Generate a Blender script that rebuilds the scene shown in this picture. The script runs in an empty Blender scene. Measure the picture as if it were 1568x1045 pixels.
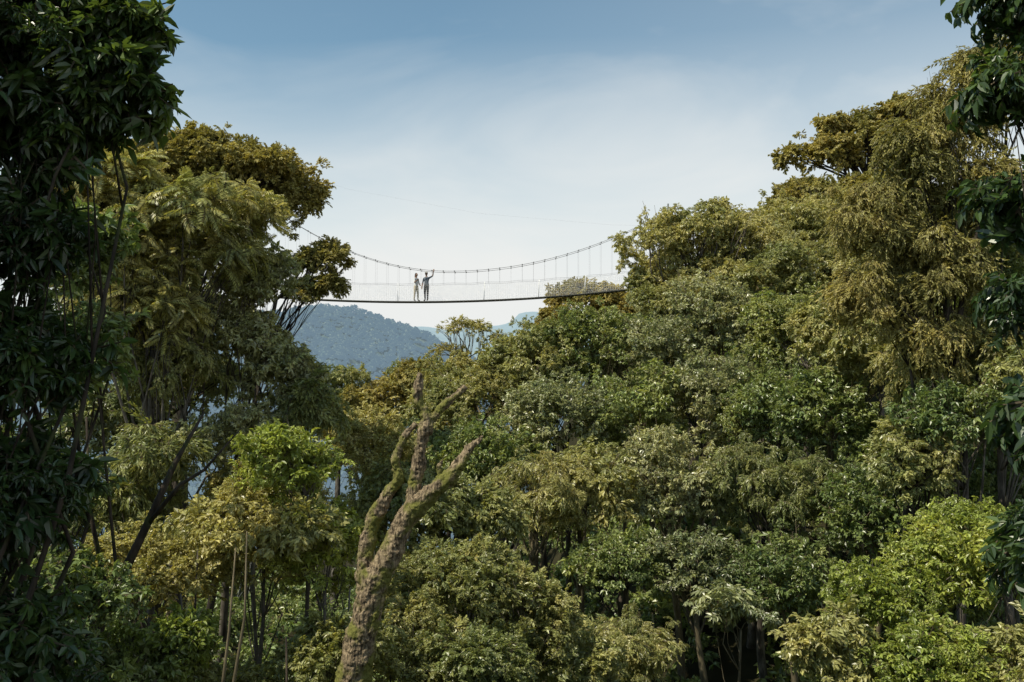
import bpy, bmesh, math, random
import numpy as np
from mathutils import Vector, Matrix
R = np.random.default_rng(7)
random.seed(7)
scene = bpy.context.scene
COL = scene.collection

# ------------------------------------------------------------------ terrain
def sm(a, b, v):
    t = np.clip((v - a) / (b - a), 0, 1)
    return t * t * (3 - 2 * t)

RIDX = [-2600, -1500, -800, -476, -348, -300, -240, -181, -132, -93, -33, 60, 400, 2600]
RIDZ = [60, 140, 90, 112, 121, 129, 127, 106, 88, 66, 35, -10, -60, -80]
def ground(x, y):
    x = np.asarray(x, float); y = np.asarray(y, float)
    z = -13 * sm(1.5, 26, y)
    u = sm(-4, 12, x)
    z = z + 0.34 * np.clip(y - 28, 0, 60) * u + 0.22 * np.clip(x - 4, 0, 30) * sm(5, 30, y)
    z = z + 0.2 * np.clip(-x - 6, 0, 25) * sm(5, 30, y) * (1 - sm(50, 80, y))
    fall = sm(72, 520, y) * (1 - 0.9 * sm(10, 60, x) * (1 - sm(150, 500, y)))
    z = z - 137 * fall
    z = z + 0.35 * np.sin(x * .55 + 1.3) * np.cos(y * .43) + 0.2 * np.sin(x * 1.3 + y * .9)
    r = np.interp(x, RIDX, RIDZ) + 150
    gul = 26 * np.sin(x * .021 + y * .006) + 14 * np.sin(x * .05 - y * .011 + 1) + 7 * np.sin(x * .11 + y * .03)
    prof = np.clip(1 - np.abs(y - 1500) / 620, 0, 1)
    prof = prof ** .85
    z = z + r * prof + gul * prof * (1 - prof) * 2.2
    b = 430 + 22 * np.sin(x * .0035 + .6) + 12 * np.sin(x * .009) + 5 * np.sin(x * .03)
    pb = sm(2300, 4200, y)
    z = z + b * pb
    return z

class MB:
    def __init__(s): s.v = []; s.f = []; s.m = []
    def tube(s, pts, rads, n=7, mat=0, rough=0.0, cap=True):
        pts = [Vector(p) for p in pts]; base = len(s.v)
        prev = None
        for i, p in enumerate(pts):
            d = (pts[min(i + 1, len(pts) - 1)] - pts[max(i - 1, 0)])
            if d.length < 1e-6: d = Vector((0, 0, 1))
            d.normalize()
            if prev is None:
                a = d.cross(Vector((0, 1, 0)))
                if a.length < .1: a = d.cross(Vector((1, 0, 0)))
            else:
                a = prev - d * prev.dot(d)
            a.normalize(); prev = a; b = d.cross(a)
            for k in range(n):
                t = 2 * math.pi * k / n
                rr = rads[i] * (1 + rough * (random.random() - .5))
                s.v.append(tuple(p + (a * math.cos(t) + b * math.sin(t)) * rr))
        for i in range(len(pts) - 1):
            for k in range(n):
                q = base + i * n; k2 = (k + 1) % n
                s.f.append((q + k, q + k2, q + n + k2, q + n + k)); s.m.append(mat)
        if cap:
            s.f.append(tuple(base + k for k in reversed(range(n)))); s.m.append(mat)
            q = base + (len(pts) - 1) * n
            s.f.append(tuple(q + k for k in range(n))); s.m.append(mat)
    def box(s, c, h, mat=0, rot=None):
        b = len(s.v); M = rot or Matrix.Identity(3)
        for dx, dy, dz in [(-1,-1,-1),(1,-1,-1),(1,1,-1),(-1,1,-1),(-1,-1,1),(1,-1,1),(1,1,1),(-1,1,1)]:
            s.v.append(tuple(Vector(c) + M @ Vector((dx * h[0], dy * h[1], dz * h[2]))))
        for f in [(3,2,1,0),(4,5,6,7),(0,1,5,4),(1,2,6,5),(2,3,7,6),(3,0,4,7)]:
            s.f.append(tuple(b + i for i in f)); s.m.append(mat)
    def ellip(s, c, r, mat=0, nu=12, nv=8, fn=None):
        b = len(s.v)
        for j in range(nv + 1):
            ph = math.pi * j / nv
            for i in range(nu):
                th = 2 * math.pi * i / nu
                q = Vector((math.sin(ph) * math.cos(th) * r[0], math.sin(ph) * math.sin(th) * r[1], math.cos(ph) * r[2]))
                if fn: q = fn(q)
                s.v.append(tuple(Vector(c) + q))
        for j in range(nv):
            for i in range(nu):
                i2 = (i + 1) % nu
                s.f.append((b + j * nu + i, b + (j + 1) * nu + i, b + (j + 1) * nu + i2, b + j * nu + i2)); s.m.append(mat)
    def obj(s, name, mats, smooth=True, parent=None, link=True):
        me = bpy.data.meshes.new(name); me.from_pydata(s.v, [], s.f)
        for m in mats: me.materials.append(m)
        me.polygons.foreach_set('material_index', s.m)
        me.polygons.foreach_set('use_smooth', [smooth] * len(s.f))
        me.update()
        o = bpy.data.objects.new(name, me)
        if link: COL.objects.link(o)
        if parent: o.parent = parent
        return o

# ------------------------------------------------------------------ materials
def newmat(name):
    m = bpy.data.materials.new(name); m.use_nodes = True
    nt = m.node_tree; nt.nodes.clear()
    return m, nt, nt.nodes, nt.links
def c4(c): return (c[0], c[1], c[2], 1)

def leafmat(name, ca, cb, cc, rough=.45, trans=.3, gl=.05):
    m, nt, N, L = newmat(name)
    out = N.new('ShaderNodeOutputMaterial'); p = N.new('ShaderNodeBsdfDiffuse')
    at = N.new('ShaderNodeAttribute'); at.attribute_name = 'tint'
    lv = N.new('ShaderNodeAttribute'); lv.attribute_name = 'lv'      # per-leaf age
    sv = N.new('ShaderNodeAttribute'); sv.attribute_name = 'sv'      # per-twig age
    s4 = N.new('ShaderNodeMath'); s4.operation = 'MULTIPLY_ADD'; s4.inputs[1].default_value = .4; L.new(sv.outputs['Fac'], s4.inputs[0]); L.new(at.outputs['Fac'], s4.inputs[2])
    cr = N.new('ShaderNodeValToRGB'); e = cr.color_ramp.elements
    e[0].position = 0.05; e[0].color = c4(ca); e[1].position = .95; e[1].color = c4(cc)
    k = cr.color_ramp.elements.new(.5); k.color = c4(cb)
    L.new(s4.outputs[0], cr.inputs['Fac'])
    mr = N.new('ShaderNodeMapRange'); mr.inputs['To Min'].default_value = .6; mr.inputs['To Max'].default_value = 1.45
    L.new(lv.outputs['Fac'], mr.inputs['Value'])
    hs = N.new('ShaderNodeVectorMath'); hs.operation = 'SCALE'; L.new(cr.outputs['Color'], hs.inputs[0]); L.new(mr.outputs[0], hs.inputs['Scale'])
    L.new(hs.outputs[0], p.inputs['Color'])
    tr = N.new('ShaderNodeBsdfTranslucent')
    h2 = N.new('ShaderNodeVectorMath'); h2.operation = 'MULTIPLY'; h2.inputs[1].default_value = (1.6, 1.5, .7)
    L.new(hs.outputs[0], h2.inputs[0]); L.new(h2.outputs[0], tr.inputs['Color'])
    mx = N.new('ShaderNodeMixShader'); mx.inputs[0].default_value = trans
    L.new(p.outputs[0], mx.inputs[1]); L.new(tr.outputs[0], mx.inputs[2])
    g = N.new('ShaderNodeBsdfGlossy'); g.inputs['Roughness'].default_value = rough
    m3 = N.new('ShaderNodeMixShader'); m3.inputs[0].default_value = gl; L.new(mx.outputs[0], m3.inputs[1]); L.new(g.outputs[0], m3.inputs[2])
    L.new(m3.outputs[0], out.inputs['Surface'])
    return m

def noisemat(name, ca, cb, scale=4, rough=.85, bump=.3, detail=6, stretch=(1,1,1), moss=None, mosspos=.55):
    m, nt, N, L = newmat(name)
    out = N.new('ShaderNodeOutputMaterial'); p = N.new('ShaderNodeBsdfPrincipled')
    tc = N.new('ShaderNodeTexCoord'); mp = N.new('ShaderNodeMapping'); mp.inputs['Scale'].default_value = stretch
    L.new(tc.outputs['Object'], mp.inputs['Vector'])
    nz = N.new('ShaderNodeTexNoise'); nz.inputs['Scale'].default_value = scale; nz.inputs['Detail'].default_value = detail; nz.inputs['Roughness'].default_value = .65
    L.new(mp.outputs[0], nz.inputs['Vector'])
    cr = N.new('ShaderNodeValToRGB'); e = cr.color_ramp.elements
    e[0].position = .38; e[0].color = c4(ca); e[1].position = .62; e[1].color = c4(cb)
    L.new(nz.outputs['Fac'], cr.inputs['Fac']); colo = cr.outputs['Color']
    if moss:
        n2 = N.new('ShaderNodeTexNoise'); n2.inputs['Scale'].default_value = 2.2; n2.inputs['Detail'].default_value = 5
        L.new(tc.outputs['Object'], n2.inputs['Vector'])
        r2 = N.new('ShaderNodeValToRGB'); r2.color_ramp.elements[0].position = mosspos - .05; r2.color_ramp.elements[1].position = mosspos + .05
        L.new(n2.outputs['Fac'], r2.inputs['Fac'])
        mx = N.new('ShaderNodeMix'); mx.data_type = 'RGBA'; L.new(r2.outputs['Color'], mx.inputs['Factor'])
        L.new(colo, mx.inputs['A']); mx.inputs['B'].default_value = c4(moss); colo = mx.outputs['Result']
    L.new(colo, p.inputs['Base Color']); p.inputs['Roughness'].default_value = rough; p.inputs['Specular IOR Level'].default_value = .25
    if bump > 0:
        b = N.new('ShaderNodeBump'); b.inputs['Strength'].default_value = bump; b.inputs['Distance'].default_value = .05
        L.new(nz.outputs['Fac'], b.inputs['Height']); L.new(b.outputs[0], p.inputs['Normal'])
    L.new(p.outputs[0], out.inputs['Surface'])
    return m

def flat(name, c, rough=.9):
    m, nt, N, L = newmat(name)
    out = N.new('ShaderNodeOutputMaterial'); p = N.new('ShaderNodeBsdfDiffuse'); p.inputs['Color'].default_value = c4(c)
    L.new(p.outputs[0], out.inputs['Surface']); return m
def plain(name, c, rough=.7, metal=0):
    return noisemat(name, tuple(k * .8 for k in c), tuple(min(1, k * 1.15) for k in c), scale=12, rough=rough, bump=0, detail=2)

bark_grey = noisemat('bark_grey', (.05,.042,.032), (.17,.15,.12), 5, stretch=(1,1,.3), detail=3)
bark_dark = noisemat('bark_dark', (.022,.018,.013), (.07,.055,.04), 5, stretch=(1,1,.3), detail=3, moss=(.05,.06,.02), mosspos=.6)
bark_pale = noisemat('bark_pale', (.09,.075,.045), (.2,.165,.1), 5, stretch=(1,1,.3), detail=3)
twig_m = flat('twig', (.11,.09,.06))
bark_moss = noisemat('bark_mossy', (.035,.024,.014), (.40,.31,.19), 9, stretch=(2.6,2.6,.4), moss=(.17,.17,.04), mosspos=.52, bump=1.0, detail=9)

LM = {
 'gold':  leafmat('leaf_gold', (.19,.19,.058), (.32,.29,.09), (.44,.37,.125), .5, .3, .03),
 'olive': leafmat('leaf_olive', (.18,.215,.07), (.30,.31,.105), (.44,.405,.15), .4, .32, .05),
 'green': leafmat('leaf_green', (.14,.195,.06), (.24,.29,.088), (.36,.375,.125), .38, .32, .06),
 'grey':  leafmat('leaf_greygreen', (.18,.22,.095), (.29,.315,.145), (.42,.42,.205), .38, .3, .07),
 'lime':  leafmat('leaf_lime', (.20,.255,.055), (.31,.365,.075), (.44,.45,.105), .4, .34, .05),
 'dark':  leafmat('leaf_dark', (.03,.06,.018), (.06,.105,.028), (.16,.22,.05), .36, .32, .06),
}

# ------------------------------------------------------------------ leaves, twigs, clumps
SIMPLE = False
def add_leaf(V, F, M, o, d, roll, ln, w, curve=.15, mat=0):
    d = d.normalized(); up = Vector((0, 0, 1))
    side = d.cross(up)
    if side.length < .05: side = Vector((1, 0, 0))
    side.normalize(); nrm = side.cross(d)
    side2 = side * math.cos(roll) + nrm * math.sin(roll)
    n2 = side2.cross(d)
    b = len(V)
    fold = .2 * w
    if SIMPLE: P = [(0, 0, 0), (.45, -.56, fold), (1, 0, 0), (.45, .56, fold)]
    else: P = [(0, 0, 0), (.32, -.5, fold), (.7, -.38, fold * .7), (1, 0, 0), (.7, .38, fold * .7), (.32, .5, fold)]
    for (a, s_, h) in P:
        V.append(tuple(o + d * (a * ln) + side2 * (s_ * w) + n2 * (h - curve * ln * a * a)))
    if SIMPLE:
        F.append((b, b + 1, b + 2)); M.append(mat); F.append((b, b + 2, b + 3)); M.append(mat)
    else:
        F.append((b, b + 1, b + 2, b + 3)); M.append(mat)
        F.append((b, b + 3, b + 4, b + 5)); M.append(mat)

def dirv(yaw, pitch):
    return Vector((math.cos(yaw) * math.cos(pitch), math.sin(yaw) * math.cos(pitch), math.sin(pitch)))

def make_spray(kind, ll, lw, L=.6, twigs=4, per=10, droop=.4):
    mb = MB(); rnd = random.uniform
    V, F, M = mb.v, mb.f, mb.m
    if kind == 'alt':
        for t in range(twigs):
            yw = rnd(-1.1, 1.1); pt = rnd(-.3, .6); tl = L * rnd(.6, 1.1); pts = []
            p = Vector((0, 0, 0)); steps = per
            pts.append(p.copy())
            for i in range(steps):
                pt -= droop * 1.1 / steps
                p = p + dirv(yw, pt) * (tl / steps); pts.append(p.copy())
                for k in (0, 1):
                    if i < 1 and k: continue
                    s = 1 if (i + k) % 2 else -1
                    add_leaf(V, F, M, p, dirv(yw + s * rnd(.4, 1.3), pt - droop * rnd(-.3, 1.5)), rnd(-.8, .8), ll * rnd(.65, 1.15), lw * rnd(.8, 1.15), rnd(.05, .3))
            mb.tube([pts[0], pts[-1]], [.01, .003], 3, 1, cap=False)
    elif kind == 'rosette':
        for t in range(twigs):
            yw = rnd(-1.2, 1.2); pt = rnd(-.4, .7); tl = L * rnd(.35, 1.1)
            p0 = Vector((0, 0, 0)); p1 = dirv(yw, pt) * tl
            mb.tube([p0, p1], [.012, .006], 3, 1, cap=False)
            for i in range(per):
                a = i * 2.4 + rnd(-.3, .3)
                add_leaf(V, F, M, p1 - dirv(yw, pt) * rnd(0, .1), dirv(a, rnd(-.1, .6) - droop * rnd(.2, 1.8)), rnd(-.5, .5), ll * rnd(.65, 1.1), lw * rnd(.85, 1.1), rnd(.1, .4))
    elif kind == 'hang':
        for t in range(twigs):
            yw = rnd(-1.4, 1.4); pt = rnd(-.1, .5); tl = L * rnd(.6, 1.3); p = Vector((0, 0, 0)); pts = [p.copy()]
            for i in range(per):
                pt -= 1.9 / per
                p = p + dirv(yw, max(pt, -1.4)) * (tl / per); pts.append(p.copy())
                for s in (-1, 1):
                    add_leaf(V, F, M, p, dirv(yw + s * rnd(.3, 1.2), rnd(-1.35, -.5)), rnd(-1, 1), ll * rnd(.7, 1.15), lw * rnd(.8, 1.15), rnd(.0, .2))
            mb.tube([pts[0], pts[len(pts) // 3], pts[2 * len(pts) // 3], pts[-1]], [.01, .008, .006, .003], 3, 1, cap=False)
    elif kind == 'pinnate':
        for t in range(twigs):
            yw = rnd(-1.6, 1.6); pt = rnd(.1, .7); tl = L * rnd(.8, 1.15); p = Vector((0, 0, 0)); pts = [p.copy()]
            for i in range(per):
                pt -= .9 / per
                p = p + dirv(yw, pt) * (tl / per); pts.append(p.copy())
                if i < 2: continue
                sc = math.sin(math.pi * (i + 1) / (per + 2)) ** .5
                for s in (-1, 1):
                    add_leaf(V, F, M, p, dirv(yw + s * rnd(1.0, 1.2), pt - rnd(.1, .35)), 0, ll * sc, lw * sc, .15)
            mb.tube([pts[0], pts[per // 2], pts[-1]], [.012, .008, .004], 3, 1, cap=False)
    elif kind == 'palmate':
        for t in range(twigs):
            yw = rnd(-2.6, 2.6); pt = rnd(.0, .5); tl = L * rnd(.6, 1.1); p1 = dirv(yw, pt) * tl
            mb.tube([Vector((0, 0, 0)), p1 * .5 + Vector((0, 0, .03)), p1], [.012, .01, .006], 3, 1, cap=False)
            for i in range(per):
                a = 2 * math.pi * i / per + rnd(-.15, .15)
                add_leaf(V, F, M, p1 + dirv(a, -.2) * .04, dirv(a, rnd(-.55, -.15)), rnd(-.2, .2), ll * rnd(.8, 1.1), lw, .25)
    return mb

def sph(n):
    v = R.normal(size=(n, 3)); return v / np.linalg.norm(v, axis=1, keepdims=True)

def eul(d, roll):
    yaw = np.arctan2(d[1], d[0]); pit = -np.arcsin(np.clip(d[2] / np.linalg.norm(d), -1, 1))
    cy, sy, cp, sp, cr, sr = math.cos(yaw), math.sin(yaw), math.cos(pit), math.sin(pit), math.cos(roll), math.sin(roll)
    Rz = np.array([[cy,-sy,0],[sy,cy,0],[0,0,1]]); Ry = np.array([[cp,0,sp],[0,1,0],[-sp,0,cp]]); Rx = np.array([[1,0,0],[0,cr,-sr],[0,sr,cr]])
    return Rz @ Ry @ Rx

SPEC = {}
def clump_mesh(name, mats, sprays, ns, R0, droop, flat):
    """one leafy bough-end of radius R0, twigs set over its outer/upper surface"""
    v = sph(ns * 4); k = ((v[:, 2] > -.25) | (R.random(len(v)) < .3)) & ((v[:, 0] > -.4) | (R.random(len(v)) < .4)); v = v[k][:ns]
    VV = []; FF = []; MM = []; LV = []; SV = []; off = 0
    for u in v:
        sp = sprays[int(R.integers(len(sprays)))]
        c = u * R.uniform(.3, 1.0) * np.array([R0, R0, R0 * flat])
        d = u * np.array([1, 1, .6]) + np.array([.25, 0, -droop]) + R.normal(0, .35, 3)
        M = eul(d, R.normal(0, .5)) * R.uniform(.7, 1.2)
        VV.append(np.array(sp.v) @ M.T + c); tv = R.random()
        last = -1; val = 0
        for f, m in zip(sp.f, sp.m):
            FF.append(tuple(i + off for i in f)); MM.append(m)
            if m == 0 and f[0] != last: last = f[0]; val = R.random()
            LV.append(val); SV.append(tv)
        off += len(sp.v)
    me = bpy.data.meshes.new(name); me.from_pydata(np.concatenate(VV).tolist(), [], FF)
    for m in mats: me.materials.append(m)
    me.polygons.foreach_set('material_index', MM)
    a = me.attributes.new('lv', 'FLOAT', 'FACE'); a.data.foreach_set('value', LV)
    a = me.attributes.new('sv', 'FLOAT', 'FACE'); a.data.foreach_set('value', SV)
    return bpy.data.objects.new(name, me)

def register(key, objs):
    c = bpy.data.collections.new('foliage_' + key)
    for o in objs: c.objects.link(o)
    ng = bpy.data.node_groups.new('gn_' + key, 'GeometryNodeTree')
    ng.interface.new_socket('Geometry', in_out='INPUT', socket_type='NodeSocketGeometry')
    ng.interface.new_socket('Geometry', in_out='OUTPUT', socket_type='NodeSocketGeometry')
    N = ng.nodes; L = ng.links
    gi = N.new('NodeGroupInput'); go = N.new('NodeGroupOutput')
    ip = N.new('GeometryNodeInstanceOnPoints'); ci = N.new('GeometryNodeCollectionInfo')
    ci.inputs['Collection'].default_value = c; ci.inputs['Separate Children'].default_value = True; ci.inputs['Reset Children'].default_value = True
    ip.inputs['Pick Instance'].default_value = True
    def na(nm, t):
        a = N.new('GeometryNodeInputNamedAttribute'); a.data_type = t; a.inputs['Name'].default_value = nm; return a
    r = na('rot', 'FLOAT_VECTOR'); s = na('scl', 'FLOAT'); ix = na('idx', 'INT')
    er = N.new('FunctionNodeEulerToRotation')
    L.new(r.outputs['Attribute'], er.inputs[0]); L.new(er.outputs[0], ip.inputs['Rotation'])
    L.new(s.outputs['Attribute'], ip.inputs['Scale']); L.new(ix.outputs['Attribute'], ip.inputs['Instance Index'])
    L.new(gi.outputs[0], ip.inputs['Points']); L.new(ci.outputs[0], ip.inputs['Instance'])
    rz = N.new('GeometryNodeRealizeInstances')
    L.new(ip.outputs[0], rz.inputs[0]); L.new(rz.outputs[0], go.inputs[0])
    return ng

def species(key, leaf, kind, R0=.6, ns=26, n=6, cdroop=.2, flat=.75, simple=True, **kw):
    global SIMPLE
    SIMPLE = simple
    sprays = [make_spray(kind, **kw) for _ in range(6)]
    SIMPLE = False
    ng = register(key, [clump_mesh('clump_%s_%d' % (key, i), [LM[leaf], twig_m], sprays, ns, R0, cdroop, flat) for i in range(n)])
    SPEC[key] = (ng, n, R0)

species('gold', 'gold', 'alt', R0=.5, ns=16, ll=.12, lw=.065, L=.3, twigs=3, per=6, droop=.3, cdroop=.0, flat=.7)
species('goldfar', 'gold', 'alt', R0=.8, ns=18, ll=.2, lw=.12, L=.5, twigs=3, per=6, droop=.3, cdroop=0, flat=.75)
species('olive', 'olive', 'alt', R0=.6, ns=12, ll=.17, lw=.07, L=.45, twigs=3, per=6, droop=.6)
species('green', 'green', 'rosette', R0=.6, ns=12, ll=.21, lw=.085, L=.4, twigs=3, per=7, droop=.6)
species('grey', 'grey', 'rosette', R0=.6, ns=13, ll=.2, lw=.08, L=.4, twigs=3, per=7, droop=.7)
species('fine', 'olive', 'alt', R0=.5, ns=15, ll=.11, lw=.05, L=.35, twigs=3, per=7, droop=.4)
species('lime', 'lime', 'rosette', R0=.5, ns=14, ll=.16, lw=.065, L=.3, twigs=3, per=7, droop=.5, simple=False)
species('hang', 'olive', 'hang', R0=.5, ns=9, ll=.16, lw=.045, L=.6, twigs=4, per=7)
species('goldhang', 'gold', 'hang', R0=.5, ns=9, ll=.16, lw=.05, L=.65, twigs=4, per=7)
species('pinn', 'olive', 'pinnate', R0=.4, ns=5, ll=.19, lw=.05, L=.85, twigs=3, per=14)
species('palm', 'grey', 'palmate', R0=.4, ns=5, ll=.26, lw=.09, L=.45, twigs=4, per=8, simple=False)
species('dark', 'dark', 'rosette', R0=.34, ns=12, ll=.17, lw=.058, L=.28, twigs=3, per=7, droop=.7, simple=False)
species('darkalt', 'dark', 'alt', R0=.26, ns=9, ll=.13, lw=.05, L=.26, twigs=3, per=5, droop=.7, cdroop=.6, simple=False)

def field(P):
    x, y, z = P[:, 0], P[:, 1], P[:, 2]
    return .12 * np.sin(x * .9 + z * .7 + 1) + .10 * np.sin(y * .8 - x * .5) + .08 * np.sin(z * 1.9 + x * 1.7)

def cloud_obj(name, key, pos, yaw, scl, tint, parent=None, tilt=.25):
    n = len(pos)
    me = bpy.data.meshes.new(name); me.vertices.add(n); me.vertices.foreach_set('co', np.asarray(pos, np.float32).ravel())
    rot = np.stack([R.normal(0, tilt, n), R.normal(0, tilt, n), yaw], 1)
    a = me.attributes.new('rot', 'FLOAT_VECTOR', 'POINT'); a.data.foreach_set('vector', rot.astype(np.float32).ravel())
    a = me.attributes.new('scl', 'FLOAT', 'POINT'); a.data.foreach_set('value', np.asarray(scl, np.float32))
    a = me.attributes.new('tint', 'FLOAT', 'POINT'); a.data.foreach_set('value', np.asarray(tint, np.float32))
    ng, nv, _ = SPEC[key]
    a = me.attributes.new('idx', 'INT', 'POINT'); a.data.foreach_set('value', R.integers(0, nv, n).astype(np.int32))
    o = bpy.data.objects.new(name, me); COL.objects.link(o)
    mod = o.modifiers.new('foliage', 'NODES'); mod.node_group = ng
    if parent: o.parent = parent
    return o

def tree(name, key, lobes, base=None, tr=.2, bark=bark_grey, size=1.0, tint=0.0, fill=1.0, limbs=14, sat=3, zcut=-.35):
    """lobes: (x,y,z,rx,ry,rz) in metres; the tree stands on the terrain at base (x,y)."""
    clump = SPEC[key][2] * size * 1.15
    lobes = list(lobes); main = list(lobes)
    ex = []
    for l in lobes:
        for k in range(sat):
            u = sph(1)[0]; u[2] = abs(u[2]) * .8; q = R.uniform(.3, .55); w = R.uniform(.7, 1.05)
            ex.append((l[0] + u[0] * l[3] * w, l[1] + u[1] * l[4] * w, l[2] + u[2] * l[5] * w, l[3] * q, l[4] * q, l[5] * q))
    lobes += ex
    P = []; Yw = []; S = []
    for (x, y, z, rx, ry, rz) in lobes:
        area = 4 * math.pi * (rx * ry + rx * rz + ry * rz) / 3
        nc = max(3, int(area / (clump * clump * 1.9) * fill))
        u = sph(nc * 3); u = u[(u[:, 2] > zcut) | (R.random(len(u)) < .22)]
        # ragged outline: a few sectors of the crown are thin
        g = sph(2); u = u[((u @ g[0] < .8) & (u @ g[1] < .85)) | (R.random(len(u)) < .3)][:nc]
        for d in u:
            s = size * R.uniform(.5, 1.3); k = R.uniform(.62, 1.12)
            if R.random() < .12: k = R.uniform(1.15, 1.38); s = size * R.uniform(.4, .7)
            cr = SPEC[key][2] * s * 1.2
            P.append([x + d[0] * max(rx - cr * .6, .05) * k, y + d[1] * max(ry - cr * .6, .05) * k, z + d[2] * max(rz - cr * .5, .05) * k])
            Yw.append(math.atan2(d[1], d[0]) + R.normal(0, .5)); S.append(s)
    P = np.array(P); T = .3 + tint + field(P) + R.normal(0, .11, len(P)) + R.normal(0, .09)
    root = bpy.data.objects.new(name, None); COL.objects.link(root)
    cloud_obj('crown', key, P, np.array(Yw), S, T, root)
    mb = MB()
    cx = np.mean([l[0] for l in main]); cy = np.mean([l[1] for l in main]); zb = min(l[2] - l[5] * .6 for l in main)
    zc = np.mean([l[2] for l in main])
    bx, by = base if base else (cx + R.uniform(-.8, .8), cy + R.uniform(.2, 1.0))
    gz = float(ground(bx, by)) - .3
    ft = Vector((cx * .7 + bx * .3, cy, min(zb, zc - .5)))
    if ft.z < gz + 1: ft.z = gz + 1
    b = Vector((bx, by, gz)); pts = []; rr = []
    j1 = Vector((R.uniform(-.3, .3), R.uniform(-.3, .3), 0))
    for i in range(9):
        t = i / 8; p = b.lerp(ft, t) + j1 * math.sin(t * 5)
        pts.append(p); rr.append(tr * (1.35 - .8 * t if i else 1.7))
    mb.tube(pts, rr, 9, 0, .12)
    for i in R.permutation(len(P))[:limbs]:
        c = Vector(P[i]); st = pts[int(R.integers(6, 9))]; L0 = (c - st).length
        mid1 = st.lerp(c, .35) + Vector((R.uniform(-.12, .12), R.uniform(-.1, .1), R.uniform(-.06, .1))) * L0
        mid2 = st.lerp(c, .7) + Vector((R.uniform(-.1, .1), R.uniform(-.08, .08), R.uniform(0, .1))) * L0
        q = tr * R.uniform(.22, .42)
        mb.tube([st, st.lerp(mid1, .5) + Vector((0, 0, -.02)) * L0, mid1, mid1.lerp(mid2, .5), mid2, c], [q, q * .85, q * .7, q * .58, q * .42, q * .2], 6, 0, .12)
        for k in range(3):
            e = c + Vector(sph(1)[0]) * clump * .8 + Vector((0, 0, .2))
            s0 = mid1.lerp(mid2, R.uniform(.3, 1))
            mb.tube([s0, s0.lerp(e, .5) + Vector((R.uniform(-.1, .1), 0, .05)), e], [q * .35, q * .22, q * .08], 4, 0)
    mb.obj('trunk', [bark], parent=root)
    return root

# ------------------------------------------------------------------ terrain mesh
ang = np.concatenate([np.radians(np.arange(-50, 50, .4)), np.radians(np.arange(50, 310, 5))])
rad = np.concatenate([[0.0], np.geomspace(.6, 14000, 240)])
AA, RR = np.meshgrid(ang, rad[1:])
X = np.sin(AA) * RR; Y = np.cos(AA) * RR; Z = ground(X, Y)
na_, nr_ = len(ang), len(rad) - 1
V = np.stack([X.ravel(), Y.ravel(), Z.ravel()], 1)
V = np.vstack([V, [[0, 0, float(ground(0, 0))]]])
F = []
for i in range(nr_ - 1):
    for j in range(na_):
        j2 = (j + 1) % na_
        F.append((i * na_ + j, (i + 1) * na_ + j, (i + 1) * na_ + j2, i * na_ + j2))
for j in range(na_): F.append((len(V) - 1, j, (j + 1) % na_))
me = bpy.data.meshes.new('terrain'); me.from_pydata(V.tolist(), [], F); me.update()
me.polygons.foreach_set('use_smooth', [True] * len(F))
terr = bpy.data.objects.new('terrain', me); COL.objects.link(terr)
m, nt, N, L = newmat('forest_floor_and_haze_glow_hills')
out = N.new('ShaderNodeOutputMaterial'); p = N.new('ShaderNodeBsdfPrincipled'); geo = N.new('ShaderNodeNewGeometry')
nz = N.new('ShaderNodeTexNoise'); nz.inputs['Scale'].default_value = 1.2; nz.inputs['Detail'].default_value = 4; L.new(geo.outputs['Position'], nz.inputs['Vector'])
cr = N.new('ShaderNodeValToRGB'); cr.color_ramp.elements[0].color = (.012,.012,.006,1); cr.color_ramp.elements[1].color = (.05,.045,.022,1); L.new(nz.outputs['Fac'], cr.inputs['Fac'])
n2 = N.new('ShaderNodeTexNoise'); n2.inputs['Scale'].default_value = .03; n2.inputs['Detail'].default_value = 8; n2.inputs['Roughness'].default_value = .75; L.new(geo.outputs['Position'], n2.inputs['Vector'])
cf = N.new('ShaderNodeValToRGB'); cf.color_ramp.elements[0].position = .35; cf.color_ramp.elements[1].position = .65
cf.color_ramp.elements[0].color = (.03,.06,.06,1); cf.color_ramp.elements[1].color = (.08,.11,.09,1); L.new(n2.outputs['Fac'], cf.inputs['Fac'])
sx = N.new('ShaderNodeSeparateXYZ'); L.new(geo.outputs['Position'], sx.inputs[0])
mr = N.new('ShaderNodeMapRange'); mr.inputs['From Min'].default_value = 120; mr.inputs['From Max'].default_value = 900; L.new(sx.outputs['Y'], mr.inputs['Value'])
mx = N.new('ShaderNodeMix'); mx.data_type = 'RGBA'; L.new(mr.outputs[0], mx.inputs['Factor']); L.new(cr.outputs[0], mx.inputs['A']); L.new(cf.outputs[0], mx.inputs['B'])  # ground colour blends to a haze-tinted tone with distance
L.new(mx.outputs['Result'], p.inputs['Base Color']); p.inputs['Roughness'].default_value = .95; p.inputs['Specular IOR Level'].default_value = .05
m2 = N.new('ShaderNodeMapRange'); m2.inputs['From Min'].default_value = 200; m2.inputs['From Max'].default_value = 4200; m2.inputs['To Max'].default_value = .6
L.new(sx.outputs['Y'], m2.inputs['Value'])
p.inputs['Emission Color'].default_value = (.60,.76,.88,1); L.new(m2.outputs[0], p.inputs['Emission Strength'])  # pale blue glow, stronger far off, stands in for haze over the hills
L.new(p.outputs[0], out.inputs['Surface']); me.materials.append(m)

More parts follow.
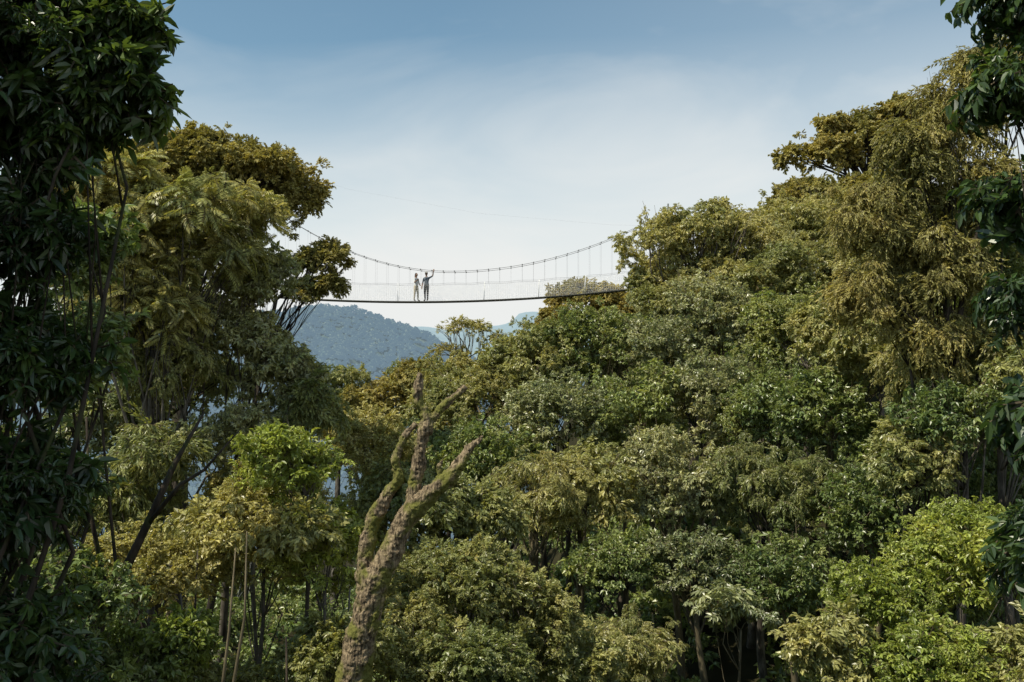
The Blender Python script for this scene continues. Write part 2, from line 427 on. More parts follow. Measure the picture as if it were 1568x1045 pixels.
# distant forest on the far ridge
hz, nt, N, L = newmat('distant_canopy_haze_glow')
out = N.new('ShaderNodeOutputMaterial'); p = N.new('ShaderNodeBsdfPrincipled'); oi = N.new('ShaderNodeAttribute'); oi.attribute_name = 'tint'
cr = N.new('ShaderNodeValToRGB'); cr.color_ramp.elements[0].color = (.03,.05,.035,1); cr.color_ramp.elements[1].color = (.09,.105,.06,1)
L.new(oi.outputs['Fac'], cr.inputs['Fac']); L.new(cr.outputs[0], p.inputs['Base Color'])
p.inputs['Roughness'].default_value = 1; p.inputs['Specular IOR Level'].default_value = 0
p.inputs['Emission Color'].default_value = (.46,.66,.86,1); p.inputs['Emission Strength'].default_value = .33  # even blue glow on the crowns imitates light scattered by haze
L.new(p.outputs[0], out.inputs['Surface'])
def far_crown(i):
    global SIMPLE
    SIMPLE = True
    mb = MB()
    for _ in range(38):
        u = sph(1)[0]; u[2] = abs(u[2]); c = Vector(u * np.array([4, 4, 3.4]) * R.uniform(.75, 1.1))
        d = Vector(sph(1)[0]); add_leaf(mb.v, mb.f, mb.m, c, (Vector((u[1], -u[0], .2)) + d * .5), R.uniform(-.5, .5), 3.2, 2.6)
    SIMPLE = False
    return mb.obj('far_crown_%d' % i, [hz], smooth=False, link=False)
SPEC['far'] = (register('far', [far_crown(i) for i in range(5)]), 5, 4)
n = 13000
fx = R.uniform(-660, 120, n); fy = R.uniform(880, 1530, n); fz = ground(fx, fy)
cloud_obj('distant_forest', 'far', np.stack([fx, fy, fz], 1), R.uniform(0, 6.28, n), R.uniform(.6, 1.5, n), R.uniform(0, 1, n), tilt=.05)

# ------------------------------------------------------------------ named trees, left side
G = 'golden_canopy_tree'
tree('umbrella_canopy_tree', 'gold', [(-11.8,38,10.1,3.6,3.2,1.2),(-14.6,38.5,10.0,2,2,1.3),(-9.7,37.5,9.8,1.8,2,1.1),(-8.5,37.5,8.8,1.2,1.3,1.1),(-15.5,38,8.2,2.2,2,1.7),(-12.6,38.5,8.6,1.8,1.5,.8)],
     base=(-13.2, 38.5), tr=.34, bark=bark_dark, size=.95, tint=.1, limbs=34, zcut=-.15, fill=1.1)
tree('umbrella_canopy_tree', 'gold', [(-6.8,37,6.7,.9,.8,.65),(-7.7,37,5.4,.75,.6,.45),(-6.7,37,5.7,.6,.6,.5),(-7.7,37,6.6,.5,.5,.35)], base=(-12.6, 38.5), tr=.13, bark=bark_dark, size=.7, tint=-.05, limbs=18, sat=1, fill=1.5)
tree('compound_leaf_tree', 'pinn', [(-8.4,25,6.2,1.9,1.2,.9),(-9.8,25,5.1,1.6,1.2,1.1),(-7.6,25.5,5.1,1.0,.8,.6),(-6.7,26,6.3,.8,.8,.4),(-10.6,25,6.8,1.2,1.2,.9),(-9.3,25,3.7,1.4,1,.8)], base=(-9.4, 25.5), tr=.12, size=.8, fill=.7, limbs=20, tint=.2)
tree('broadleaf_tree', 'grey', [(-6.9,27,4.6,1.1,1,1.1),(-7.8,27,3.1,1.3,1.1,1.2),(-6.4,27,1.9,1.2,1,1.2),(-7.2,26,.3,1.3,1,1.0)], base=(-8.2, 27), tr=.13, size=.8, fill=1.0, limbs=16, tint=.15)
tree('broadleaf_tree', 'grey', [(-10.6,29,3.8,2.0,1.3,1.7),(-9.2,29,1.8,1.1,1.2,.8),(-11.4,28,.6,1.6,1.2,1.3),(-12.5,30,5.5,2,1.5,1.6)], base=(-10.6, 30), tr=.18, bark=bark_dark, size=.9, fill=1, limbs=20)
tree('broadleaf_tree', 'hang', [(-5.6,27,1.0,.9,.8,.9),(-8.8,24,.1,1.0,1,.7),(-9.8,24,-1.4,1.6,1,1.0),(-9.0,26,2.4,1.3,1,1.2)], base=(-9.6, 24), tr=.12, size=.85, fill=1.1, limbs=18, tint=.1)
tree('broadleaf_tree', 'green', [(-8.2,18,2.2,1.1,1,1.1),(-8.0,18,4.2,.8,.9,.8),(-8.9,18,-.2,1.3,1,1.2),(-8.2,17,-2.0,1.4,1,1.1)], base=(-8.6, 18.5), tr=.14, bark=bark_dark, size=.8, limbs=20, tint=-.15)
tree('dark_broadleaf_tree', 'dark', [(-4.7,10,5.3,.95,.9,.7),(-5.0,10,4.3,.95,.9,.6),(-3.9,10,4.7,.42,.38,.42),(-4.1,10,5.4,.4,.4,.4),(-5.1,10,3.2,.7,.8,.6),(-5.0,10,1.9,.75,.8,.7),(-5.1,10,.4,.8,.8,.9),(-4.9,10,-1.0,.75,.8,.7),(-6.3,9,5.4,1.3,1.4,1.2),(-6.3,9,2.4,1.2,1.4,1.8)],
     base=(-5.6, 10.2), tr=.12, bark=bark_dark, size=1.0, limbs=30, sat=0, tint=.1, fill=1.2)
for (x, y, z, rx, rz, k, t) in [(-4.9,22,.0,1.2,.9,'lime',.0),(-5.7,22,-1.4,1.5,1.0,'olive',.1),(-4.2,22,-1.9,1.2,1.2,'lime',-.1),(-7.6,22,-2.3,1.7,1.1,'fine',.3),(-3.6,20,-3.6,1.0,.8,'fine',0),(-7.2,18,-3.6,1.3,.8,'green',0),(-9.5,20,-3.2,1.5,1.2,'olive',0),
                               (-6.4,26,-1.2,1.5,1.0,'fine',.35),(-2.9,28,-1.8,1.5,1.5,'olive',0),(-4.1,30,-.1,1.4,1.1,'fine',.2),(-5.6,20,-4.4,1.1,.7,'fine',.2),(-4.7,17.5,-4.2,.8,.5,'lime',0),(-6.3,18.5,-3.0,.9,.6,'lime',-.1)]:
    tree('sunlit_slender_tree', k, [(x, y, z, rx, rx, rz)], tr=.065, bark=random.choice([bark_grey, bark_pale]), size=.8, limbs=12, tint=t)

# ------------------------------------------------------------------ middle distance
tree(G, 'goldfar', [(-7.4,60,.9,2.3,2.3,1.9),(-5.6,60,2.6,1.4,1.5,1.0),(-8.6,58,-.9,2.2,2,1.8)], size=.8, tint=.05)
tree('layered_tree', 'olive', [(-10.6,60,2.6,2.0,1.6,.5),(-10.2,60,1.4,1.8,1.4,.5),(-9.6,60,.2,1.8,1.4,.5)], size=.9, tint=-.2)
tree('layered_tree', 'olive', [(-6.8,66,3.0,1.4,1.3,.5),(-6,66,2,1.8,1.5,.8)], size=.9, tint=-.2)
tree('feathery_tree', 'fine', [(-2.6,54,5.1,1.5,1.2,.6),(-.9,54,4.3,1,1,.5),(-3.4,54,3.8,1,1,.5)], tr=.10, size=.6, fill=.26, limbs=30, tint=.3, bark=bark_pale)
tree(G, 'goldfar', [(5.3,70,8.1,2.5,2.3,1.5),(3.0,70,6.2,1.9,2,1.2),(8.2,70,6.9,1.9,2,1.5)], size=.75, tint=.2)
tree(G, 'goldfar', [(1.4,62,3.8,2.2,2,1.5),(-.6,60,2.6,1.9,2,1.2)], size=.75, tint=.0)
tree(G, 'goldfar', [(28.4,80,21.8,4.2,3.5,2.3),(25.6,80,20.6,2.6,2.5,1.7),(31.8,80,23.2,3,3,2.0)], tr=.5, bark=bark_dark, size=1.1, tint=.0, limbs=40, fill=.8, zcut=-.1)
tree(G, 'goldfar', [(24.6,78,17.0,3.2,3,1.8),(21.8,78,16.2,1.6,1.6,1.3),(28.5,76,16,3.5,3,2.4)], tr=.4, size=1.05, tint=-.1, limbs=30)
tree('broad_crowned_tree', 'olive', [(7.2,50,9.0,1.9,1.8,1.6),(9.6,50,9.7,2.2,2,1.6),(11.8,50,9.4,1.8,1.8,1.7),(7.6,50,6.9,1.7,1.6,1.5),(10.5,50,7.6,2,1.6,1.5)], base=(9, 51), tr=.26, size=.85, limbs=40, tint=.2, fill=.85, bark=bark_grey)

rows = [
 (1.4,45,3.1,2.1,1.8,'olive',.1),(-1.3,45,1.5,2.1,1.7,'fine',.25),(3.7,45,3.6,2.3,1.9,'green',0),(-3.2,52,2.3,1.7,1.3,'fine',.35),
 (6.4,45,3.3,2.4,2.0,'grey',0),(9.8,46,4.9,2.5,2.2,'grey',.1),(14.3,50,7.4,2.7,2.3,'fine',.25),(12.3,42,3.8,2.4,2.1,'green',.1),
 (15.8,57,11.0,2.7,1.9,'olive',.3),(18.5,58,11,2.7,2.4,'olive',.4),(13.3,38,3.2,2.2,2.1,'olive',.05),(14.9,34,2.2,2.1,2.0,'hang',0),
 (16.4,33,4.5,2.0,2.6,'green',-.1),(2.0,40,.4,2.2,1.9,'grey',0),(4.7,41,.7,2.2,2.0,'green',.2),(8.0,41,1.2,2.4,2.0,'grey',0),
 (10.1,39,.5,2.1,1.9,'green',-.1),(-.6,38,-.9,1.9,1.6,'green',.1),(2.7,36,-2.0,2.0,1.7,'olive',0),(5.7,37,-1.7,2.2,1.9,'grey',.1),
 (8.9,36,-1.9,2.1,1.9,'hang',-.1),(14.2,36,-.9,2.0,1.8,'green',-.3),(15.3,33,-1.4,1.8,1.7,'green',-.3),(3.4,33,-4.0,1.5,1.2,'green',0),
 (6.1,33,-4.1,1.6,1.3,'grey',-.1),(8.6,32,-4.2,1.5,1.3,'green',-.2),(-1.2,29,-2.4,1.4,1.3,'olive',.1),(11.8,33,-2.6,1.7,1.8,'green',-.3),
 (12.2,47,7,2.1,1.8,'olive',.1),(18.2,44,8,2.5,2.4,'olive',.1),(13.6,31,-4.5,1.6,1.3,'green',-.2),
 (20,52,10,2.8,2.8,'olive',.1),(11.6,37,.8,1.8,1.6,'green',-.05),(1,47,1.5,2,1.6,'green',-.1),(8.5,48,5.5,2,1.8,'fine',.2),(15.8,43,6,2,2,'olive',.1),(12.6,52,9.4,2,1.6,'grey',.2),
 (.6,35,-2.0,1.7,1.7,'hang',.1),(-3.3,48,.4,1.9,1.7,'olive',.1),(-4.6,44,-1.6,1.9,1.7,'green',0),(-2.0,42,-1.2,1.8,1.6,'olive',0),
 (13.0,29,.9,1.4,1.3,'green',-.1),(14.6,29.2,1.6,1.4,1.5,'olive',-.1),(11.6,29,-.4,1.2,1.1,'olive',-.1),
]
for (x, y, z, rx, rz, k, t) in rows:
    tree('hillside_tree', k, [(x, y, z, rx, rx, rz)], tr=.13, size=.82, limbs=18, tint=t, bark=random.choice([bark_grey, bark_pale, bark_dark]), fill=.95, zcut=-.6)

tree('weeping_tree', 'goldhang', [(10.8,30,6.8,1.1,1.1,1.4),(12.3,30,8.4,1.2,1.2,1.4),(13.6,30,9.9,1.1,1.2,1.4),(12.9,30,5.2,1.5,1.4,1.6),(10.8,30,4.4,1.0,1.1,1.1),(14.4,30,7.4,1.2,1.3,1.6),(15,30,11.6,1.0,1.2,1.2),(13.2,30,3.2,1.6,1.2,1.2)],
     base=(13.4, 31.5), tr=.18, bark=bark_dark, size=.85, limbs=26, tint=.0, fill=1.2, sat=1)

for (x, y, z, rx, rz, k, t) in [(-1.3,24,-3.2,1.4,1.1,'fine',0),(.25,24,-3.9,1.3,1.1,'fine',.1),(-2.3,22,-3.9,1.3,1.1,'fine',.1),(-.7,21,-4.3,1.3,1.0,'fine',-.1),(1.5,25,-5.1,1.3,1.0,'olive',0),(3.3,28,-5.4,1.2,1.0,'hang',0),(-2.6,26,-3.4,1.1,1.1,'olive',-.1),
                               (8.0,22,-2.9,1.1,.9,'lime',-.1),(9.4,22,-2.2,1.2,1.0,'lime',0),(10.6,21,-2.0,1.0,1.1,'lime',.1),(6.9,21,-3.9,1.0,.9,'olive',.1),(8.3,20,-3.9,1.2,.9,'lime',0),(9.8,20,-3.9,1.2,1.0,'olive',.1),(11.8,26,-2.2,1.3,1.2,'lime',-.2)]:
    tree('understory_tree', k, [(x, y, z, rx, rx, rz)], tr=.06, size=.76, limbs=10, tint=t, zcut=-.6)
tree('umbrella_leaf_tree', 'palm', [(5.4,26,-3.8,.7,.6,.2),(6.4,26.2,-4.1,.35,.4,.15)], tr=.05, bark=bark_pale, size=.85, limbs=9, sat=0, tint=.2)

tree('dark_broadleaf_tree', 'darkalt', [(4.15,8,4.85,.34,.4,.3),(4.0,8,4.1,.26,.4,.3),(4.1,8,3.3,.24,.35,.28),(4.12,8,2.4,.24,.35,.34),(4.25,8,1.4,.24,.3,.45),(4.2,8,.5,.2,.3,.3),(5,8,4.5,.6,.7,1.0),(5,8,2,.5,.6,1.2)],
     base=(5.4, 8.2), tr=.05, bark=bark_dark, size=.95, limbs=22, sat=0, tint=-.1, fill=1.1)

# undergrowth on the forest floor
n = 1600
ux = R.uniform(-26, 34, n); uy = R.uniform(15, 75, n); keep = np.abs(ux) < uy * .62 + 1.5; ux = ux[keep]; uy = uy[keep]; n = len(ux)
uz = ground(ux, uy) + R.uniform(.1, 1.2, n)
cloud_obj('undergrowth', 'green', np.stack([ux, uy, uz], 1), R.uniform(0, 6.28, n), R.uniform(.9, 2.0, n), R.normal(.1, .15, n))

# slim bare trunks
def gp(x, y): return float(ground(x, y)) - .2
mb = MB()
mb.tube([(-9.6,19.5,gp(-9.6,19.5)),(-8.6,19.5,-4.5),(-7.8,19.5,-2.4),(-7.1,19.5,-.9),(-6.6,19.6,.3),(-6.1,19.8,1.3)], [.15,.12,.1,.08,.055,.02], 8, 0, .1)
mb.tube([(-7.1,19.5,-.9),(-6.4,19.3,-.1),(-5.9,19.2,.2),(-5.2,19.2,1.0)], [.05,.04,.03,.01], 6, 0)
mb.tube([(-7.8,19.5,-2.4),(-8.3,19.7,-.6),(-8.4,19.7,1.2)], [.06,.045,.02], 6, 0)
mb.obj('leaning_bare_tree', [bark_dark])
mb = MB()
for dx, k in ((0, 0), (.28, .3)):
    mb.tube([(-5.2+dx*.4,18,gp(-5.2,18)),(-5.16+dx*.6,18,-5),(-5.2+dx*.6,18,-4),(-5.05+dx,18,-2.6+k),(-4.95+dx*.7,18,-1.1+k)], [.04,.037,.035,.025,.01], 7, 0, .15)
mb.obj('sapling_stems', [bark_pale])
for (x, y, z1, lean) in ((-4.4,19,-2.9,.25),(-6.1,19.5,-2.2,-.3),(-3.7,21,-2.4,.4),(-6.9,21,-1.6,.3)):
    mb = MB(); g = gp(x, y); H = z1 - g; pts = [(x + lean * t + .08 * math.sin(t * 9 + x), y + .1 * math.sin(t * 5), g + H * t) for t in np.linspace(0, 1, 8)]
    mb.tube(pts, list(np.linspace(.07, .018, 8)), 7, 0, .15)
    for j in (3, 4, 5, 6):
        a = R.uniform(0, 6.28); l = R.uniform(.4, 1.0); q = Vector(pts[j])
        mb.tube([q, q + Vector((math.cos(a) * l * .5, math.sin(a) * l * .5, .2)), q + Vector((math.cos(a) * l, math.sin(a) * l, .35))], [.022, .014, .005], 5, 0)
    mb.obj('slender_bare_tree', [random.choice([bark_dark, bark_grey])])

# ------------------------------------------------------------------ broken dead tree
mb = MB()
def limb(pts, rr, n=14):
    P = [Vector(p) for p in pts]; q = []; r = []
    for i in range(len(P) - 1):
        a = P[max(i - 1, 0)]; b = P[i]; c = P[i + 1]; d = P[min(i + 2, len(P) - 1)]
        for k in range(5):
            t = k / 5
            q.append(.5 * ((2 * b) + (c - a) * t + (2 * a - 5 * b + 4 * c - d) * t * t + (-a + 3 * b - 3 * c + d) * t ** 3)); r.append(rr[i] * (1 - t) + rr[i + 1] * t)
    q.append(P[-1]); r.append(rr[-1]); mb.tube(q, r, n, 0, .1)
limb([(-3.15,18,gp(-3.1,18)),(-2.95,18,-4.6),(-2.78,18,-3.2),(-2.6,18,-2.3),(-2.42,18,-1.7),(-2.2,18,-1.25),(-1.95,18,-.65),(-1.72,17.95,-.2)], [.42,.33,.28,.26,.25,.21,.18,.15])
limb([(-2.6,18,-1.9),(-2.64,18.1,-1.2),(-2.52,18.15,-.7),(-2.27,18.1,-.2),(-2.04,18,.15),(-2.1,18,.5),(-1.92,18,.9),(-1.74,18,1.12)], [.18,.14,.125,.11,.1,.08,.065,.05])
limb([(-2.0,18,-.75),(-1.8,18,-.25),(-1.7,18,.3),(-1.62,18,.85),(-1.52,18,1.2),(-1.7,18,1.55),(-1.69,18,1.8),(-1.66,18,2.05)], [.16,.13,.12,.115,.11,.09,.10,.065])
limb([(-1.56,18,1.1),(-1.4,18,1.26),(-1.22,18,1.46),(-1.05,18,1.6),(-.83,18,1.78)], [.09,.08,.07,.065,.05])
limb([(-1.95,18,-.65),(-1.6,17.9,-.25),(-1.25,17.85,.05),(-.95,17.8,.36),(-.78,17.8,.64),(-.5,17.8,.92)], [.18,.17,.165,.125,.08,.03])
limb([(-1.2,17.85,.1),(-1.3,17.8,.35),(-1.22,17.8,.5)], [.07,.05,.02], 8)
dead = mb.obj('broken_dead_tree', [bark_moss])
rm = dead.modifiers.new('fuse', 'REMESH'); rm.mode = 'VOXEL'; rm.voxel_size = .017; rm.use_smooth_shade = True
for nm, sz, st in (('knots', .35, .12), ('ridges', .08, .07), ('flakes', .03, .035)):
    tx = bpy.data.textures.new(nm, 'CLOUDS'); tx.noise_scale = sz; tx.noise_depth = 3
    dm = dead.modifiers.new(nm, 'DISPLACE'); dm.texture = tx; dm.strength = st; dm.mid_level = .5; dm.texture_coords = 'GLOBAL'

# ------------------------------------------------------------------ canopy bridge
steel = plain('galvanised_cable', (.16,.16,.16), .5); netm = flat('white_net', (.82,.82,.8)); deckm = plain('deck_metal', (.09,.09,.08), .6); towerm = plain('tower_steel', (.12,.13,.12), .6)
def deck(x): return 7.12 + .0044 * (x + 6) ** 2
def cab(x):
    t = x + 3.7; return 8.93 + (.033 if t < 0 else .0212) * t * t
bridge = bpy.data.objects.new('suspension_footbridge', None); COL.objects.link(bridge)
X0, X1 = -16, 9.6
xs = np.linspace(X0, X1, 90)
mb = MB()
for yy in (59.62, 60.38):
    mb.tube([(x, yy, deck(x) - .03) for x in xs], [.034] * 90, 6, 0)
    mb.tube([(x, yy, cab(x)) for x in xs], [.012] * 90, 6, 1)
    mb.tube([(x, yy, deck(x) + 1.05 + .02 * math.sin(x * 3)) for x in xs], [.006] * 90, 5, 1)
x = X0
while x < X1:
    mb.box((x, 60, deck(x) - .012), (.10, .37, .018), 0); x += .24
mb.obj('deck_and_cables', [deckm, steel], parent=bridge)
mb = MB(); x = X0 + .3
while x < X1:
    for yy in (59.62, 60.38):
        mb.tube([(x, yy, deck(x) + 1.0), (x, yy, cab(x))], [.003] * 2, 4, 0, cap=False)
        mb.tube([(x - .03, yy, cab(x)), (x + .03, yy, cab(x))], [.04, .04], 6, 0)
    x += .68
mb.obj('hangers', [steel], parent=bridge)
mb = MB(); x = X0
while x < X1:
    for yy in (59.61, 60.39):
        mb.tube([(x, yy, deck(x)), (x, yy, deck(x) + 1.05)], [.0038] * 2, 3, 0, cap=False)
    x += .11
for k in range(1, 8):
    for yy in (59.61, 60.39):
        mb.tube([(q, yy, deck(q) + k * .13) for q in xs[::3]], [.0038] * 30, 3, 0, cap=False)
for px_ in (-13.9, -6.9, -1.7, 1.6, 4.4):
    for yy in (59.6, 60.4):
        mb.tube([(px_, yy, deck(px_)), (px_ + .05, yy, deck(px_) + 1.1)], [.013, .013], 5, 0)
mb.obj('safety_net', [netm], parent=bridge)
for tx in (X0, X1):
    mb = MB(); top = cab(tx) + .3; g = gp(tx, 60)
    for yy in (59.4, 60.6):
        for dx in (-.35, .35):
            mb.tube([(tx + dx, yy, g), (tx + dx * .6, yy, top)], [.07, .05], 8, 0)
    zz = g + 1
    while zz < top:
        for yy in (59.4, 60.6): mb.tube([(tx - .33, yy, zz), (tx + .33, yy, min(zz + 1, top))], [.025] * 2, 5, 0)
        for dx in (-.3, .3): mb.tube([(tx + dx, 59.4, zz), (tx + dx, 60.6, min(zz + 1, top))], [.025] * 2, 5, 0)
        zz += 1.2
    mb.obj('tower', [towerm], parent=bridge)
mb = MB()
mb.tube([(-23, 60, 18.5), (-18, 60, 16.6), (-10, 60, 14.0), (-2, 60, 12.5), (6, 60, 11.8), (9.6, 60, 11.7)], [.0018] * 6, 4, 0)
mb.obj('stay_cable', [steel], parent=bridge)

# ------------------------------------------------------------------ people
skinm = plain('skin', (.32,.2,.14), .55); hairm = plain('hair', (.03,.02,.015), .7)
def person(name, loc, yaw, J, shirt, trousers, hair_long, hat=None, s=1.0):
    keys = list(J.keys()); V = [Vector(J[k][0]) for k in keys]; rad = [J[k][1] for k in keys]
    E = [('pelvis','waist'),('waist','chest'),('chest','neck'),('neck','headbase')]
    for q in 'LR':
        E += [('chest','sh'+q),('sh'+q,'el'+q),('el'+q,'wr'+q),('wr'+q,'palm'+q),('pelvis','hip'+q),('hip'+q,'kn'+q),('kn'+q,'an'+q),('an'+q,'toe'+q)]
    me = bpy.data.meshes.new('tmp'); me.from_pydata([tuple(v) for v in V], [(keys.index(a), keys.index(b)) for a, b in E], [])
    o = bpy.data.objects.new('tmp', me); COL.objects.link(o)
    sk = o.modifiers.new('s', 'SKIN'); sk.use_smooth_shade = True
    for i, sv in enumerate(me.skin_vertices[0].data):
        sv.radius = rad[i] if isinstance(rad[i], tuple) else (rad[i], rad[i]); sv.use_root = keys[i] == 'pelvis'
    o.modifiers.new('ss', 'SUBSURF').levels = 2
    dg = bpy.context.evaluated_depsgraph_get(); ev = o.evaluated_get(dg)
    bm = bmesh.new(); bm.from_mesh(ev.to_mesh())
    HEM = .98; NECK = 1.45
    for zc in (HEM, NECK):
        bmesh.ops.bisect_plane(bm, geom=bm.verts[:] + bm.edges[:] + bm.faces[:], plane_co=(0, 0, zc), plane_no=(0, 0, 1))
    bm.verts.ensure_lookup_table(); bm.verts.index_update()
    mb = MB(); mb.v = [tuple(v.co) for v in bm.verts]
    for f in bm.faces:
        c = f.calc_center_median(); best = (9, None)
        for (a, b) in E:
            A = Vector(J[a][0]); B = Vector(J[b][0]); t = max(0, min(1, (c - A).dot(B - A) / max((B - A).length_squared, 1e-9)))
            dd = (c - A.lerp(B, t)).length
            if dd < best[0]: best = (dd, (a, b))
        a, b = best[1]
        if a.startswith('an'): mm = 4
        elif a.startswith(('el', 'wr')): mm = 0
        elif a.startswith('sh'): mm = 1
        elif a == 'neck' or (b == 'neck' and c.z > NECK): mm = 0
        else: mm = 1 if c.z > HEM else 2
        mb.f.append(tuple(v.index for v in f.verts)); mb.m.append(mm)
    bm.free(); ev.to_mesh_clear(); bpy.data.objects.remove(o)
    h = Vector(J['headbase'][0]) + Vector((.018, 0, .085))
    def shape(q):
        if q.z < 0: q.y *= 1 - .35 * (-q.z / .12); q.x *= 1 - .12 * (-q.z / .12)
        return q
    mb.tube([Vector(J['neck'][0]) - Vector((0, 0, .03)), Vector(J['headbase'][0]), h], [.052, .05, .055], 12, 0)
    mb.ellip(h, (.093, .076, .12), 0, 16, 12, shape)
    mb.tube([h + Vector((.085, 0, .02)), h + Vector((.108, 0, -.02)), h + Vector((.09, 0, -.03))], [.008, .013, .01], 6, 0)
    for q in (-1, 1):
        mb.ellip(h + Vector((0, q * .075, -.005)), (.018, .01, .03), 0, 8, 6)
        mb.ellip(h + Vector((.083, q * .03, .01)), (.007, .012, .006), 3, 8, 6)
    mb.ellip(h + Vector((.08, 0, -.06)), (.006, .02, .005), 5, 8, 6)
    mb.ellip(h + Vector((-.022, 0, .03)), (.09, .084, .105), 3, 14, 10)
    if hair_long:
        mb.tube([h + Vector((-.06, 0, .02)), h + Vector((-.085, 0, -.1)), h + Vector((-.09, 0, -.22))], [.065, .055, .02], 8, 3)
    if hat:
        mb.ellip(h + Vector((-.005, 0, .07)), (.1, .09, .06), 6, 14, 8); mb.ellip(h + Vector((.09, 0, .065)), (.07, .07, .01), 6, 12, 6)
    for q in 'LR':
        W = Vector(J['wr' + q][0]); Pm = Vector(J['palm' + q][0]); d = (Pm - W).normalized()
        side = d.cross(Vector((1, 0, 0)))
        if side.length < .2: side = Vector((0, 1, 0))
        side.normalize(); nn = d.cross(side)
        # palm: a flattened block from wrist to knuckles
        M = Matrix((side, nn, d)).transposed()
        b0 = len(mb.v); mb.ellip((0, 0, 0), (.042, .018, .062), 0, 10, 8)
        for i in range(b0, len(mb.v)): mb.v[i] = tuple(W + d * .035 + M @ Vector(mb.v[i]))
        K = W + d * .075
        for i, fl in enumerate((.068, .078, .073, .058)):
            a = K + side * (.03 - i * .02); dd = (d + side * (.12 - .08 * i)).normalized()
            mb.tube([a - d * .02, a, a + dd * fl * .4 + nn * .004, a + dd * fl * .75 + nn * .012, a + dd * fl + nn * .024], [.0095, .0095, .009, .008, .006], 6, 0)
        a = W + d * .02 + side * .028; dd = (d * .6 + side).normalized()
        mb.tube([a, a + dd * .03, a + dd * .03 + (dd + d * .6).normalized() * .035], [.013, .0105, .008], 6, 0)
    o = mb.obj(name, [skinm, shirt, trousers, hairm, plain(name + '_shoes', (.05,.04,.03)), plain(name + '_lips', (.25,.08,.07)), hat or hairm])
    o.location = loc; o.rotation_euler = (0, 0, yaw); o.scale = (s, s, s)
    return o
def pose(armL, armR, step=.06):
    J = {'pelvis': ((0,0,.95), (.11,.14)), 'waist': ((0,0,1.1), (.095,.125)), 'chest': ((0,0,1.3), (.11,.15)), 'neck': ((0,0,1.46), .058), 'headbase': ((.012,0,1.55), .05)}
    for q, sgn, arm, st in (('L', 1, armL, step), ('R', -1, armR, -step)):
        J['sh'+q] = ((0, sgn*.175, 1.39), .06)
        J['el'+q] = (arm[0], .043); J['wr'+q] = (arm[1], .029); J['palm'+q] = (arm[2], (.034, .02))
        J['hip'+q] = ((0, sgn*.09, .86), .095); J['kn'+q] = ((st*.6+.02, sgn*.105, .48), .062); J['an'+q] = ((st, sgn*.11, .09), .042); J['toe'+q] = ((st+.15, sgn*.13, .045), (.04,.035))
    return J
shirtA = plain('pale_shirt', (.7,.71,.68)); khaki = plain('khaki_cloth', (.58,.5,.36)); dark = plain('dark_cloth', (.02,.022,.025)); vest = plain('grey_shirt', (.12,.14,.16)); cap = plain('cap_cloth', (.5,.48,.42))
dz = .006
person('standing_woman', (-5.80, 59.95, deck(-5.80) + dz), math.radians(-40),
       pose([(.02,.24,1.12),(.2,.18,.98),(.25,.17,.965)], [(.1,-.24,1.14),(.28,-.2,1.28),(.33,-.185,1.31)]), shirtA, khaki, True, None, .98)
person('waving_man', (-5.17, 59.9, deck(-5.17) + dz), math.radians(-110),
       pose([(.02,.42,1.5),(.03,.46,1.76),(.03,.47,1.81)], [(-.02,-.25,1.1),(.08,-.25,.86),(.10,-.25,.81)]), vest, dark, False, cap, 1.02)

# ------------------------------------------------------------------ light and sky
SE, SAZ = math.radians(56), math.radians(-122)   # sun high, from the left and a little behind
sd = Vector((math.sin(SAZ) * math.cos(SE), math.cos(SAZ) * math.cos(SE), math.sin(SE)))
sl = bpy.data.lights.new('sun', 'SUN'); sl.energy = 5.0; sl.angle = math.radians(.53); sl.color = (1, .92, .76)
so = bpy.data.objects.new('sun', sl); COL.objects.link(so); so.rotation_euler = sd.to_track_quat('Z', 'Y').to_euler(); so.location = (-30, -20, 60)
w = bpy.data.worlds.new('World'); scene.world = w; w.use_nodes = True
nt = w.node_tree; N = nt.nodes; L = nt.links; N.clear()
out = N.new('ShaderNodeOutputWorld'); bg = N.new('ShaderNodeBackground'); sky = N.new('ShaderNodeTexSky')
sky.sky_type = 'NISHITA'; sky.sun_disc = False; sky.sun_elevation = SE; sky.sun_rotation = SAZ; sky.altitude = 1800; sky.air_density = 1.2; sky.dust_density = .5; sky.ozone_density = 1.0
tc = N.new('ShaderNodeTexCoord'); sx = N.new('ShaderNodeSeparateXYZ'); L.new(tc.outputs['Generated'], sx.inputs[0])
hzr = N.new('ShaderNodeValToRGB'); e = hzr.color_ramp.elements
e[0].position = 0.0; e[0].color = (1,) * 3 + (1,); e[1].position = .5; e[1].color = (0,) * 3 + (1,)
for ps, v in ((.10, .98), (.16, .84), (.22, .57), (.28, .28), (.34, .06)):
    k = e.new(ps); k.color = (v, v, v, 1)
L.new(sx.outputs['Z'], hzr.inputs['Fac'])
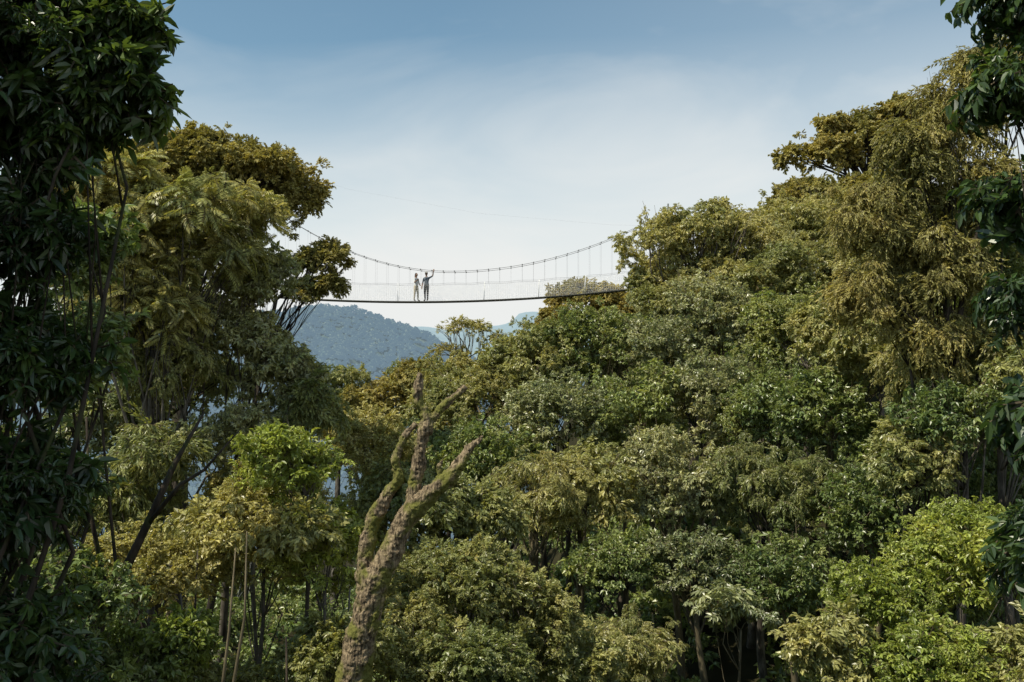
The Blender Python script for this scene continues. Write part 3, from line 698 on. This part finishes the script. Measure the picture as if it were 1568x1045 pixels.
mp = N.new('ShaderNodeMapping'); mp.inputs['Scale'].default_value = (1.6, 1.6, 4); mp.inputs['Rotation'].default_value = (0, .45, .3); L.new(tc.outputs['Generated'], mp.inputs['Vector'])
nz = N.new('ShaderNodeTexNoise'); nz.inputs['Scale'].default_value = 1.7; nz.inputs['Detail'].default_value = 5; nz.inputs['Roughness'].default_value = .55; nz.inputs['Distortion'].default_value = .5; L.new(mp.outputs[0], nz.inputs['Vector'])
cl = N.new('ShaderNodeMapRange'); cl.inputs['From Min'].default_value = .44; cl.inputs['From Max'].default_value = .72; cl.inputs['To Min'].default_value = -.03; cl.inputs['To Max'].default_value = .25
L.new(nz.outputs['Fac'], cl.inputs['Value'])
cx2 = N.new('ShaderNodeMath'); cx2.operation = 'MULTIPLY_ADD'; cx2.inputs[1].default_value = .34; L.new(sx.outputs['X'], cx2.inputs[0]); L.new(cl.outputs[0], cx2.inputs[2])
ad = N.new('ShaderNodeMath'); ad.operation = 'ADD'; ad.use_clamp = True; L.new(hzr.outputs['Color'], ad.inputs[0]); L.new(cx2.outputs[0], ad.inputs[1])
gr = N.new('ShaderNodeVectorMath'); gr.operation = 'MULTIPLY'; gr.inputs[1].default_value = (.86, .95, .82); L.new(sky.outputs[0], gr.inputs[0])
mx = N.new('ShaderNodeMix'); mx.data_type = 'RGBA'; L.new(ad.outputs[0], mx.inputs['Factor']); L.new(gr.outputs[0], mx.inputs['A']); mx.inputs['B'].default_value = (5.7, 5.8, 5.7, 1)
L.new(mx.outputs['Result'], bg.inputs['Color']); bg.inputs['Strength'].default_value = .148; L.new(bg.outputs[0], out.inputs['Surface'])

# ------------------------------------------------------------------ camera
cd = bpy.data.cameras.new('camera'); cam = bpy.data.objects.new('camera', cd); COL.objects.link(cam)
cam.location = (0, 0, 1.7); cam.rotation_euler = (math.radians(92.9), 0, 0); cd.lens = 35; cd.sensor_width = 36; cd.clip_end = 20000; cd.clip_start = .1
scene.camera = cam
scene.view_settings.view_transform = 'Standard'
